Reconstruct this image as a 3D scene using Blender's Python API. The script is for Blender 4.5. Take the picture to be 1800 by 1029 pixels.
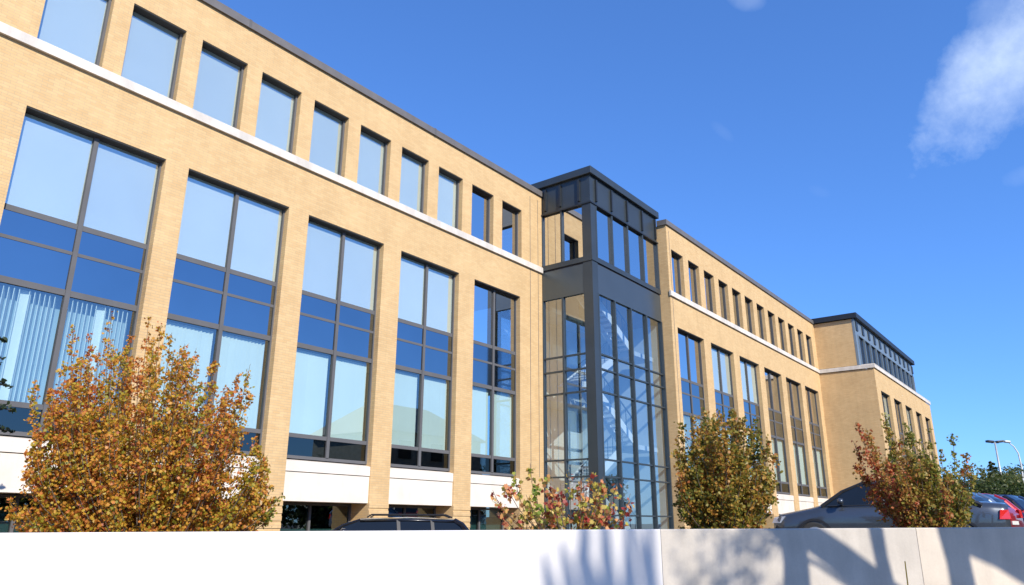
import bpy, bmesh, math, random
import numpy as np
from mathutils import Vector, Matrix
for o in list(bpy.data.objects): bpy.data.objects.remove(o, do_unlink=True)
scene = bpy.context.scene
COL = scene.collection
rad = math.radians

# ------------------------------------------------------------------ camera
S = 0.8            # metres per survey unit of the building
ZC = 1.6           # eye height over the street
YAW, PITCH, ROLL = rad(52.314), rad(17.253), rad(0.229)
FPX, CX, CY, IW, IH = 1302.7, 899.3, 515.7, 1800, 1029
VF = Vector((math.sin(YAW)*math.cos(PITCH), math.cos(YAW)*math.cos(PITCH), math.sin(PITCH)))
r0 = Vector((math.cos(YAW), -math.sin(YAW), 0)); u0 = r0.cross(VF)
VR = r0*math.cos(ROLL)+u0*math.sin(ROLL); VU = -r0*math.sin(ROLL)+u0*math.cos(ROLL)
HV = Vector((math.sin(YAW), math.cos(YAW), 0)); HR = r0.copy()     # level forward and level right
cam = bpy.data.cameras.new('camera'); camo = bpy.data.objects.new('camera', cam); COL.objects.link(camo)
cam.sensor_width = 36; cam.lens = FPX/IW*36; cam.clip_end = 6000; cam.clip_start = 0.05
cam.shift_x = (IW/2-CX)/IW; cam.shift_y = -(IH/2-CY)/IW
M = Matrix((VR, VU, -VF)).transposed().to_4x4(); M.translation = (0, 0, ZC); camo.matrix_world = M
scene.camera = camo

# ------------------------------------------------------------------ sun, sky, exposure
SUN_EL = rad(33); sa = rad(23)
SH = Vector((-math.sin(sa), -math.cos(sa), 0))                       # level direction towards the sun
SUN = Vector((SH.x*math.cos(SUN_EL), SH.y*math.cos(SUN_EL), math.sin(SUN_EL)))
sl = bpy.data.lights.new('sun', 'SUN'); sl.energy = 4.4; sl.angle = rad(0.5); sl.color = (1, .93, .82)
so = bpy.data.objects.new('sun', sl); COL.objects.link(so); so.rotation_euler = SUN.to_track_quat('Z', 'Y').to_euler()
scene.view_settings.view_transform = 'Standard'; scene.view_settings.look = 'None'
scene.view_settings.exposure = 0.56; scene.view_settings.gamma = 1
scene.render.engine = 'CYCLES'
scene.cycles.max_bounces = 8; scene.cycles.transparent_max_bounces = 12
scene.cycles.caustics_reflective = False; scene.cycles.caustics_refractive = False

world = bpy.data.worlds.new('World'); scene.world = world; world.use_nodes = True
wn = world.node_tree.nodes; wl = world.node_tree.links; wn.clear()
def N(nodes, t, **kw):
    n = nodes.new(t)
    for k, v in kw.items():
        if k.startswith('i_'):
            key = k[2:]; n.inputs[int(key) if key.isdigit() else key].default_value = v
        else: setattr(n, k, v)
    return n
out = N(wn, 'ShaderNodeOutputWorld'); bg = N(wn, 'ShaderNodeBackground'); bg.inputs[1].default_value = 0.125
sky = N(wn, 'ShaderNodeTexSky', sky_type='NISHITA', sun_disc=False, sun_elevation=SUN_EL)
sky.sun_rotation = math.atan2(SUN.x, SUN.y); sky.air_density = 1.0; sky.dust_density = 0.2; sky.ozone_density = 5.0; sky.altitude = 400
tc = N(wn, 'ShaderNodeTexCoord')
def pxdir(x, y): return (VF+VR*((x-CX)/FPX)-VU*((y-CY)/FPX)).normalized()
# cloud puffs: each is a noise-torn ellipse on the sky; (centre px, long axis px vector, half length, half width, strength)
noise = N(wn, 'ShaderNodeTexNoise', i_Scale=7.0, i_Detail=9.0, i_Roughness=.62); wl.new(tc.outputs['Generated'], noise.inputs['Vector'])
noise2 = N(wn, 'ShaderNodeTexNoise', i_Scale=26.0, i_Detail=6.0, i_Roughness=.6); wl.new(tc.outputs['Generated'], noise2.inputs['Vector'])
def mth(op, a, b=None, clamp=False):
    n = N(wn, 'ShaderNodeMath', operation=op, use_clamp=clamp)
    for i, v in enumerate((a, b)):
        if v is None: continue
        if isinstance(v, (int, float)): n.inputs[i].default_value = v
        else: wl.new(v, n.inputs[i])
    return n.outputs[0]
def dotv(vec):
    n = N(wn, 'ShaderNodeVectorMath', operation='DOT_PRODUCT'); wl.new(tc.outputs['Generated'], n.inputs[0]); n.inputs[1].default_value = vec
    return n.outputs['Value']
nn = mth('ADD', mth('MULTIPLY', noise.outputs['Fac'], 1.0), mth('MULTIPLY', noise2.outputs['Fac'], .22))
nn = mth('MULTIPLY', mth('SUBTRACT', nn, .61), 2.6)
total = None
for (p0, p1, hw, st, soft) in [((1668, 232), (1935, -60), 80, .62, 1.0), ((1750, 60), (1800, 20), 60, .35, .8), ((1285, -12), (1335, 0), 20, .36, .45),
                               ((1255, 218), (1285, 244), 9, .10, .35), ((1420, 330), (1455, 342), 12, .08, .5), ((1770, 318), (1840, 300), 16, .15, .6)]:
    a = pxdir(*p0); b = pxdir(*p1); c = (a+b).normalized(); e1 = (b-a); hl = e1.length/2+hw/FPX*.5; e1.normalize()
    e2 = c.cross(e1).normalized()
    uu = mth('MULTIPLY', mth('SUBTRACT', dotv(e1), c.dot(e1)), 1/hl); vv = mth('MULTIPLY', dotv(e2), FPX/hw)
    q = mth('ADD', mth('MULTIPLY', uu, uu), mth('MULTIPLY', vv, vv))
    m = mth('ADD', mth('SUBTRACT', .9, q), mth('MULTIPLY', nn, 1.35))
    m = mth('MULTIPLY', m, soft*.62, True)
    front = mth('GREATER_THAN', dotv(c), 0.0)
    m = mth('MULTIPLY', mth('MULTIPLY', m, front), st)
    total = m if total is None else mth('MAXIMUM', total, m)
mix = N(wn, 'ShaderNodeMixRGB'); wl.new(total, mix.inputs[0]); mix.inputs[2].default_value = (6.0, 6.9, 8.0, 1)
tint = N(wn, 'ShaderNodeMixRGB', blend_type='MULTIPLY', i_0=1.0); tint.inputs[2].default_value = (.66, 1.13, 1.88, 1)
gam = N(wn, 'ShaderNodeGamma'); gam.inputs[1].default_value = .75; wl.new(sky.outputs[0], gam.inputs[0]); wl.new(gam.outputs[0], tint.inputs[1]); wl.new(tint.outputs[0], mix.inputs[1]); wl.new(mix.outputs[0], bg.inputs[0]); wl.new(bg.outputs[0], out.inputs[0])

# ------------------------------------------------------------------ helpers
def W(x, y, d):
    """point (eye-relative) on the sight line through a photo pixel, at level depth d metres"""
    v = VF+VR*((x-CX)/FPX)-VU*((y-CY)/FPX)
    return v*(d/v.dot(HV))
def LD(lat, dep, z=0): v = HR*lat+HV*dep; return Vector((v.x, v.y, z))
def tag(o, label=None, cat=None, group=None, kind=None):
    if label: o['label'] = label
    if cat: o['category'] = cat
    if group: o['group'] = group
    if kind: o['kind'] = kind
    return o
def empty(name, loc, rz=0):
    e = bpy.data.objects.new(name, None); COL.objects.link(e); e.location = (loc[0], loc[1], loc[2]+ZC); e.rotation_euler.z = rz
    e.empty_display_size = .3
    return e
class MB:
    """collects geometry (eye-relative metres, or local metres) and links it as one mesh object"""
    def __init__(s, sc=1.0): s.v = []; s.f = []; s.sc = sc
    def quad(s, a, b, c, d):
        n = len(s.v); s.v += [Vector(p)*s.sc for p in (a, b, c, d)]; s.f.append((n, n+1, n+2, n+3))
    def poly(s, pts):
        n = len(s.v); s.v += [Vector(p)*s.sc for p in pts]; s.f.append(tuple(range(n, n+len(pts))))
    def box(s, x0, x1, y0, y1, z0, z1):
        n = len(s.v)
        s.v += [Vector(p)*s.sc for p in ((x0,y0,z0),(x1,y0,z0),(x1,y1,z0),(x0,y1,z0),(x0,y0,z1),(x1,y0,z1),(x1,y1,z1),(x0,y1,z1))]
        s.f += [tuple(n+i for i in q) for q in ((3,2,1,0),(4,5,6,7),(0,1,5,4),(1,2,6,5),(2,3,7,6),(3,0,4,7))]
    def prism(s, pts, thick):
        """closed outline pts (list of Vectors) extruded by vector thick"""
        t = Vector(thick); k = len(pts); n = len(s.v)
        s.v += [Vector(p)*s.sc for p in pts]+[(Vector(p)+t)*s.sc for p in pts]
        s.f.append(tuple(range(n, n+k))); s.f.append(tuple(range(n+2*k-1, n+k-1, -1)))
        for i in range(k): j = (i+1) % k; s.f.append((n+j, n+i, n+k+i, n+k+j))
    def bar(s, a, b, w, h=None):
        a = Vector(a); b = Vector(b); h = h or w; d = (b-a).normalized()
        up = Vector((0,0,1)) if abs(d.z) < .95 else Vector((1,0,0))
        x = d.cross(up).normalized()*w/2; y = x.cross(d).normalized()*h/2
        s.prism([a-x-y, a+x-y, a+x+y, a-x+y], b-a)
    def tube(s, pts, rs, k=8):
        n0 = len(s.v); pts = [Vector(p) for p in pts]
        prev = None
        for i, p in enumerate(pts):
            d = (pts[min(i+1, len(pts)-1)]-pts[max(i-1, 0)]).normalized()
            if prev is None: prev = d.orthogonal().normalized()
            x = (prev-d*prev.dot(d)).normalized(); prev = x; y = d.cross(x)
            for j in range(k):
                a = 2*math.pi*j/k; s.v.append((p+(x*math.cos(a)+y*math.sin(a))*rs[i])*s.sc)
        for i in range(len(pts)-1):
            for j in range(k):
                q = (j+1) % k; s.f.append((n0+i*k+j, n0+i*k+q, n0+(i+1)*k+q, n0+(i+1)*k+j))
        s.f.append(tuple(n0+j for j in range(k-1, -1, -1))); s.f.append(tuple(n0+(len(pts)-1)*k+j for j in range(k)))
    def build(s, name, mat, parent=None, local=False, smooth=False, bevel=0, recalc=True):
        me = bpy.data.meshes.new(name)
        off = Vector((0, 0, 0))
        if not local:
            off = Vector((0, 0, ZC)); q = parent
            while q is not None: off = off-q.location; q = q.parent
        me.from_pydata([tuple(p+off) for p in s.v], [], s.f)
        if recalc or bevel:
            bm = bmesh.new(); bm.from_mesh(me)
            if bevel: bmesh.ops.remove_doubles(bm, verts=bm.verts, dist=1e-5)
            bmesh.ops.recalc_face_normals(bm, faces=bm.faces) if len(bm.faces) > 1 else None
            if bevel: bmesh.ops.bevel(bm, geom=[e for e in bm.edges if e.calc_face_angle(0) > .5], offset=bevel, segments=2, affect='EDGES', profile=.5)
            bm.to_mesh(me); bm.free()
        if smooth:
            for p in me.polygons: p.use_smooth = True
        me.materials.append(mat)
        o = bpy.data.objects.new(name, me); COL.objects.link(o)
        if parent: o.parent = parent
        return o

# ------------------------------------------------------------------ materials
def mat(name):
    m = bpy.data.materials.new(name); m.use_nodes = True; n = m.node_tree.nodes; n.clear()
    o = n.new('ShaderNodeOutputMaterial'); return m, n, m.node_tree.links, o
def simple(name, col, rough=.6, metal=0, var=.12, scale=3, bump=0, coat=0, detail=6):
    m, n, l, o = mat(name); p = N(n, 'ShaderNodeBsdfPrincipled'); p.inputs['Roughness'].default_value = rough; p.inputs['Metallic'].default_value = metal
    if coat: p.inputs['Coat Weight'].default_value = coat; p.inputs['Coat Roughness'].default_value = .04
    t = N(n, 'ShaderNodeTexCoord'); no = N(n, 'ShaderNodeTexNoise', i_Scale=scale, i_Detail=float(detail)); l.new(t.outputs['Object'], no.inputs['Vector'])
    cr = N(n, 'ShaderNodeValToRGB'); cr.color_ramp.elements[0].position = .3; cr.color_ramp.elements[1].position = .7
    cr.color_ramp.elements[0].color = (*[c*(1-var) for c in col], 1); cr.color_ramp.elements[1].color = (*[min(1, c*(1+var)) for c in col], 1)
    l.new(no.outputs['Fac'], cr.inputs[0]); l.new(cr.outputs[0], p.inputs['Base Color'])
    if bump:
        b = N(n, 'ShaderNodeBump', i_Strength=bump, i_Distance=.02); l.new(no.outputs['Fac'], b.inputs['Height']); l.new(b.outputs[0], p.inputs['Normal'])
    l.new(p.outputs[0], o.inputs[0]); return m
def brick_mat(name, c1, c2, mortar, bw=.215, bh=.065):
    m, n, l, o = mat(name); p = N(n, 'ShaderNodeBsdfPrincipled', i_Roughness=.85)
    t = N(n, 'ShaderNodeTexCoord'); sep = N(n, 'ShaderNodeSeparateXYZ'); l.new(t.outputs['Object'], sep.inputs[0])
    ad = N(n, 'ShaderNodeMath', operation='ADD'); l.new(sep.outputs[0], ad.inputs[0]); l.new(sep.outputs[1], ad.inputs[1])
    cb = N(n, 'ShaderNodeCombineXYZ'); l.new(ad.outputs[0], cb.inputs[0]); l.new(sep.outputs[2], cb.inputs[1])
    b = N(n, 'ShaderNodeTexBrick', i_Scale=1.0); b.inputs['Brick Width'].default_value = bw; b.inputs['Row Height'].default_value = bh
    b.inputs['Mortar Size'].default_value = .006; b.inputs['Mortar Smooth'].default_value = .3; b.inputs['Bias'].default_value = -.1
    b.inputs['Color1'].default_value = (*c1, 1); b.inputs['Color2'].default_value = (*c2, 1); b.inputs['Mortar'].default_value = (*mortar, 1)
    l.new(cb.outputs[0], b.inputs['Vector'])
    no = N(n, 'ShaderNodeTexNoise', i_Scale=.9, i_Detail=8.0, i_Roughness=.65); l.new(t.outputs['Object'], no.inputs['Vector'])
    cr = N(n, 'ShaderNodeValToRGB'); cr.color_ramp.elements[0].position = .25; cr.color_ramp.elements[1].position = .75
    cr.color_ramp.elements[0].color = (.90, .885, .87, 1); cr.color_ramp.elements[1].color = (1.06, 1.06, 1.06, 1)
    l.new(no.outputs['Fac'], cr.inputs[0])
    mx = N(n, 'ShaderNodeMixRGB', blend_type='MULTIPLY', i_0=1.0); l.new(b.outputs['Color'], mx.inputs[1]); l.new(cr.outputs[0], mx.inputs[2])
    l.new(mx.outputs[0], p.inputs['Base Color'])
    bu = N(n, 'ShaderNodeBump', i_Strength=.5, i_Distance=.006, invert=True); l.new(b.outputs['Fac'], bu.inputs['Height']); l.new(bu.outputs[0], p.inputs['Normal'])
    l.new(p.outputs[0], o.inputs[0]); return m
def glass_mat(name, refl, tint, gcol=(1, 1, 1), wav=.0, sheet=False):
    m, n, l, o = mat(name); tr = N(n, 'ShaderNodeBsdfTransparent'); tr.inputs[0].default_value = (*tint, 1)
    g = N(n, 'ShaderNodeBsdfGlossy'); g.inputs[0].default_value = (*gcol, 1); g.inputs['Roughness'].default_value = .0
    fr = N(n, 'ShaderNodeLayerWeight', i_Blend=.5); pw = N(n, 'ShaderNodeMath', operation='POWER'); l.new(fr.outputs['Facing'], pw.inputs[0]); pw.inputs[1].default_value = 5
    mr = N(n, 'ShaderNodeMapRange'); mr.inputs['To Min'].default_value = refl; mr.inputs['To Max'].default_value = 1.0
    geo = N(n, 'ShaderNodeNewGeometry'); inv = N(n, 'ShaderNodeMath', operation='SUBTRACT'); inv.inputs[0].default_value = 1; (None if sheet else l.new(geo.outputs['Backfacing'], inv.inputs[1])); inv.inputs[1].default_value = 0
    ml = N(n, 'ShaderNodeMath', operation='MULTIPLY'); l.new(pw.outputs[0], mr.inputs[0]); l.new(mr.outputs[0], ml.inputs[0]); l.new(inv.outputs[0], ml.inputs[1])
    mx = N(n, 'ShaderNodeMixShader'); l.new(ml.outputs[0], mx.inputs[0]); l.new(tr.outputs[0], mx.inputs[1]); l.new(g.outputs[0], mx.inputs[2])
    if wav:
        t = N(n, 'ShaderNodeTexCoord'); no = N(n, 'ShaderNodeTexNoise', i_Scale=.7, i_Detail=1.0); l.new(t.outputs['Object'], no.inputs['Vector'])
        b = N(n, 'ShaderNodeBump', i_Strength=wav, i_Distance=.05); l.new(no.outputs['Fac'], b.inputs['Height']); l.new(b.outputs[0], g.inputs['Normal'])
    l.new(mx.outputs[0], o.inputs[0]); return m
def leaf_mat(name, stops):
    m, n, l, o = mat(name); a = N(n, 'ShaderNodeAttribute', attribute_name='leaf_tint')
    cr = N(n, 'ShaderNodeValToRGB'); e = cr.color_ramp.elements
    while len(e) < len(stops): e.new(.5)
    for i, (pos, c) in enumerate(stops): e[i].position = pos; e[i].color = (*c, 1)
    l.new(a.outputs['Fac'], cr.inputs[0])
    d = N(n, 'ShaderNodeBsdfPrincipled', i_Roughness=.5); t = N(n, 'ShaderNodeBsdfTranslucent'); mx = N(n, 'ShaderNodeMixShader', i_0=.45)
    l.new(cr.outputs[0], d.inputs['Base Color']); l.new(cr.outputs[0], t.inputs[0]); l.new(d.outputs[0], mx.inputs[1]); l.new(t.outputs[0], mx.inputs[2]); l.new(mx.outputs[0], o.inputs[0]); return m

M_BRICK = brick_mat('buff_brick', (.68, .475, .245), (.62, .415, .205), (.54, .40, .24))
M_STONE = simple('pale_stone', (.80, .72, .62), .7, var=.05, scale=2)
M_COPING = simple('grey_coping', (.13, .12, .115), .5, var=.1)
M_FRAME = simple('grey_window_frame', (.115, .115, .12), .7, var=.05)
for q in (M_FRAME, M_BRICK):
    [n for n in q.node_tree.nodes if n.type == 'BSDF_PRINCIPLED'][0].inputs['Specular IOR Level'].default_value = .06
M_STEEL = simple('slate_metal', (.05, .062, .07), .35, metal=.35, var=.08, scale=1.5)
M_STEELD = simple('dark_metal', (.03, .035, .04), .4, metal=.3, var=.08)
M_SPAND = simple('blue_spandrel', (.31, .36, .40), .06, metal=1.0, var=.05, scale=.5)
M_GHIGH = glass_mat('sky_glass', .74, (.5, .6, .65), (.97, .99, 1), .012)
M_GMID = glass_mat('screened_glass', .46, (.92, 1.0, .965), (.95, 1, .98), .012, True)
M_GLOW = glass_mat('blind_glass', .28, (.72, .84, .82), (.9, .97, .97), .012, True)
M_GTOW = glass_mat('stair_glass', .36, (.92, .98, 1), (.9, .96, 1), .012)
M_GBOT = glass_mat('bottom_glass', .10, (.16, .18, .18), (.9, 1, 1), .02)
M_GDARK = glass_mat('basement_glass', .2, (.5, .62, .62), (.9, 1, 1), .02)
M_BLIND = simple('white_blind', (.84, .86, .84), .8, var=.03, scale=1)
def vary(m, lo, hi):
    n, l = m.node_tree.nodes, m.node_tree.links; p = [q for q in n if q.type == 'BSDF_PRINCIPLED'][0]; src = p.inputs['Base Color'].links[0].from_socket
    oi = N(n, 'ShaderNodeObjectInfo'); mr = N(n, 'ShaderNodeMapRange'); mr.inputs['To Min'].default_value = lo; mr.inputs['To Max'].default_value = hi; l.new(oi.outputs['Random'], mr.inputs[0])
    mx = N(n, 'ShaderNodeVectorMath', operation='SCALE'); l.new(src, mx.inputs[0]); l.new(mr.outputs[0], mx.inputs['Scale']); l.new(mx.outputs[0], p.inputs['Base Color'])
vary(M_BLIND, .92, 1.12)
M_SCREEN = simple('blue_grey_screen', (.42, .52, .6), .8, var=.05)
M_BLINDG = simple('grey_green_blind', (.25, .36, .35), .8, var=.06, scale=1)
M_INT = simple('interior_plaster', (.42, .42, .40), .9, var=.1, scale=.6)
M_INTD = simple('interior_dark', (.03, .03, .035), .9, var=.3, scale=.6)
M_WHITE = simple('white_paint', (.8, .8, .8), .5, var=.03)
M_STRING = simple('cream_stone', (.74, .68, .60), .7, var=.10, scale=1.3, bump=.1)
M_GRIND = simple('stair_slab', (.55, .57, .58), .7, var=.05)
M_ROOF = simple('roof_felt', (.1, .1, .1), .9)
M_BARK = simple('bark', (.10, .075, .055), .9, var=.4, scale=25, bump=.6)
M_ASPH = simple('asphalt', (.055, .055, .058), .9, var=.25, scale=60, bump=.4)

# ------------------------------------------------------------------ ground
def gz(lat): return max(-1.05, min(-.50, -.85+.032*lat))
def wall_depth(lat): return 8.6+.10*lat
def ground():
    lats = [-3000, -60, -30, -12, -8, -6.5, -4, -1, 1, 3, 5, 7, 9, 11, 30, 60, 3000]
    m = MB(); m2 = MB(); rows = []
    for d in (0, 6, 12, 20, 40, 100, 3000):
        rows.append([LD(a, max(-30, min(60, 1))*0+(wall_depth(max(-80, min(80, a)))+.13)+d, gz(a)) for a in lats])
    n = 0
    for r in rows: m.v += r
    k = len(lats)
    for i in range(len(rows)-1):
        for j in range(k-1): m.f.append((i*k+j, i*k+j+1, (i+1)*k+j+1, (i+1)*k+j))
    o = m.build('car_park', M_ASPH); tag(o, kind='structure')
    m2.v = [LD(a, wall_depth(max(-80, min(80, a)))-.12, -ZC) for a in lats]+[LD(a, -3000, -ZC) for a in lats]
    for j in range(k-1): m2.f.append((k+j, k+j+1, j+1, j))
    o = m2.build('street', simple('paving', (.3, .28, .25), .9, var=.2, scale=8, bump=.3)); tag(o, kind='structure')
    # soil bed for the shrubs behind the wall: 0.12 m kerb step up
    b = MB(); K = MB()
    for a0, a1 in zip(lats[3:14], lats[4:15]):
        p = [LD(a0, wall_depth(a0)+.14, gz(a0)+.08), LD(a1, wall_depth(a1)+.14, gz(a1)+.08), LD(a1, wall_depth(a1)+3.0, gz(a1)+.08), LD(a0, wall_depth(a0)+3.0, gz(a0)+.08)]
        b.poly(p)
        K.prism([p[3], p[3]+HV*.12, p[3]+HV*.12+Vector((0,0,.04)), p[3]+Vector((0,0,.04))], p[2]-p[3])
        K.prism([p[3]-Vector((0,0,.1)), p[3]+HV*.12-Vector((0,0,.1)), p[3]+HV*.12, p[3]], p[2]-p[3])
    tag(b.build('planting_bed', simple('soil', (.07, .055, .03), .95, var=.4, scale=20, bump=.8)), kind='structure')
    tag(K.build('kerb', M_STONE), kind='structure')
ground()

# ------------------------------------------------------------------ low wall in front
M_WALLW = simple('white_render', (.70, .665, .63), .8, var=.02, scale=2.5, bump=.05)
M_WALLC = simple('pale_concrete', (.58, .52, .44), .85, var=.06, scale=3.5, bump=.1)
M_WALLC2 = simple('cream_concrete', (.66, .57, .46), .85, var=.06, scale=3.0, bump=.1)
def streaks(m, amt):
    n, l = m.node_tree.nodes, m.node_tree.links; p = [q for q in n if q.type == 'BSDF_PRINCIPLED'][0]; src = p.inputs['Base Color'].links[0].from_socket
    t = N(n, 'ShaderNodeTexCoord')
    for sc, lo, hi, a in (((5, 5, .7), .35, .7, amt), ((45, 45, 45), .3, .75, amt*.6), ((1.1, 1.1, 1.1), .4, .65, amt*.8)):
        mp = N(n, 'ShaderNodeMapping'); mp.inputs['Scale'].default_value = sc; l.new(t.outputs['Object'], mp.inputs[0])
        no = N(n, 'ShaderNodeTexNoise', i_Scale=1.0, i_Detail=7.0, i_Roughness=.6); l.new(mp.outputs[0], no.inputs['Vector'])
        mr = N(n, 'ShaderNodeMapRange'); mr.inputs['From Min'].default_value = lo; mr.inputs['From Max'].default_value = hi; mr.inputs['To Min'].default_value = 1-a; mr.inputs['To Max'].default_value = 1; l.new(no.outputs['Fac'], mr.inputs[0])
        mx = N(n, 'ShaderNodeVectorMath', operation='SCALE'); l.new(src, mx.inputs[0]); l.new(mr.outputs[0], mx.inputs['Scale']); src = mx.outputs[0]
    l.new(src, p.inputs['Base Color'])
streaks(M_WALLW, .05); streaks(M_WALLC, .14); streaks(M_WALLC2, .14); streaks(M_STRING, .16); streaks(M_STONE, .10); streaks(M_BRICK, .07)
M_JOINT = simple('joint_sealant', (.35, .33, .3), .9)
def wall_lat(px):
    v = VF+VR*((px-CX)/FPX)-VU*((930-CY)/FPX); a = v.dot(HR)/v.dot(HV)     # lat = a*dep, dep = 8.6+.1 lat
    return 8.6*a/(1-.1*a)
def wall_top(px, py):
    v = VF+VR*((px-CX)/FPX)-VU*((py-CY)/FPX); a = wall_lat(px); return v.z*wall_depth(a)/v.dot(HV)
la, ra_ = wall_lat(0), wall_lat(1800); za, zb_ = wall_top(0, 937), wall_top(1800, 927)
def wtop(a): return za+(zb_-za)*(a-la)/(ra_-la)
def garden_wall():
    root = empty('garden_wall', LD(0, wall_depth(0), -ZC)); tag(root, 'low pale rendered wall across the foreground with tree shadows on its right half', 'wall')
    cuts = [-40, -20, wall_lat(-320), wall_lat(1157), wall_lat(1600), wall_lat(2100), 30, 60]
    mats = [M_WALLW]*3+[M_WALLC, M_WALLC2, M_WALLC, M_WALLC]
    for i in range(len(cuts)-1):
        a0, a1 = cuts[i], cuts[i+1]; g = .003
        a0 += g; a1 -= g
        m = MB(); t0, t1 = wtop(a0), wtop(a1)
        f = lambda a, z, o: LD(a, wall_depth(a)+o, z)
        m.prism([f(a0, -ZC, -.125), f(a0, t0, -.125), f(a0, t0, .125), f(a0, -ZC, .125)], Vector((0, 0, 0)))
        m.v = []; m.f = []
        c = .012
        sec = lambda a, t: [f(a, -ZC, -.125), f(a, t-c, -.125), f(a, t, -.125+c), f(a, t, .125-c), f(a, t-c, .125), f(a, -ZC, .125)]
        A, B = sec(a0, t0), sec(a1, t1); m.v = A+B; k = 6
        for j in range(k): q = (j+1) % k; m.f.append((j, q, k+q, k+j))
        m.f.append(tuple(range(k))); m.f.append(tuple(range(2*k-1, k-1, -1)))
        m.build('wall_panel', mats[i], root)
    j = MB()
    for a in cuts[3:5]:
        j.prism([LD(a-.0045, wall_depth(a)-.119, -ZC), LD(a+.0045, wall_depth(a)-.119, -ZC), LD(a+.0045, wall_depth(a)+.1, -ZC), LD(a-.0045, wall_depth(a)+.1, -ZC)], Vector((0, 0, ZC+wtop(a)-.012)))
    j.build('wall_joint', M_JOINT, root)
garden_wall()

# ------------------------------------------------------------------ office building (survey units, scaled by S)
B = empty('office_building', (28*S, 20*S, gz(0))); tag(B, 'long three storey buff brick office building with big windows and a dark glazed stair tower', 'building')
ZG = -1.35
def holes_wall(x0, x1, z0, z1, holes, yf, thick, name='brick_wall'):
    """front wall with rectangular openings; hole = (xa, xb, za, zb, reveal depth)"""
    xs = sorted({x0, x1, *[h[0] for h in holes], *[h[1] for h in holes]}); zs = sorted({z0, z1, *[h[2] for h in holes], *[h[3] for h in holes]})
    m = MB(S)
    def inside(x, z): return any(h[0] < x < h[1] and h[2] < z < h[3] for h in holes)
    for i in range(len(zs)-1):
        j = 0
        while j < len(xs)-1:
            if inside((xs[j]+xs[j+1])/2, (zs[i]+zs[i+1])/2): j += 1; continue
            k = j
            while k+1 < len(xs)-1 and not inside((xs[k+1]+xs[k+2])/2, (zs[i]+zs[i+1])/2): k += 1
            m.quad((xs[j], yf, zs[i]), (xs[k+1], yf, zs[i]), (xs[k+1], yf, zs[i+1]), (xs[j], yf, zs[i+1]))
            m.quad((xs[j], yf+thick, zs[i]), (xs[j], yf+thick, zs[i+1]), (xs[k+1], yf+thick, zs[i+1]), (xs[k+1], yf+thick, zs[i])) if True else 0
            j = k+1
    for (a, b, c, d, dep) in holes:
        dd = max(dep, thick); f = yf+dd
        m.quad((a, yf, c), (a, yf, d), (a, f, d), (a, f, c)); m.quad((b, yf, d), (b, yf, c), (b, f, c), (b, f, d))
        m.quad((a, yf, d), (b, yf, d), (b, f, d), (a, f, d)); m.quad((a, yf, c), (a, f, c), (b, f, c), (b, yf, c))
    return m
R1, R2, R3, R4, RB = 7.45, 6.70, 5.63, 2.68, 1.95     # rails of the tall bays
ZT2, ZB3, ZT3 = 10.15, 12.08, 14.58
random.seed(5)
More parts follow.
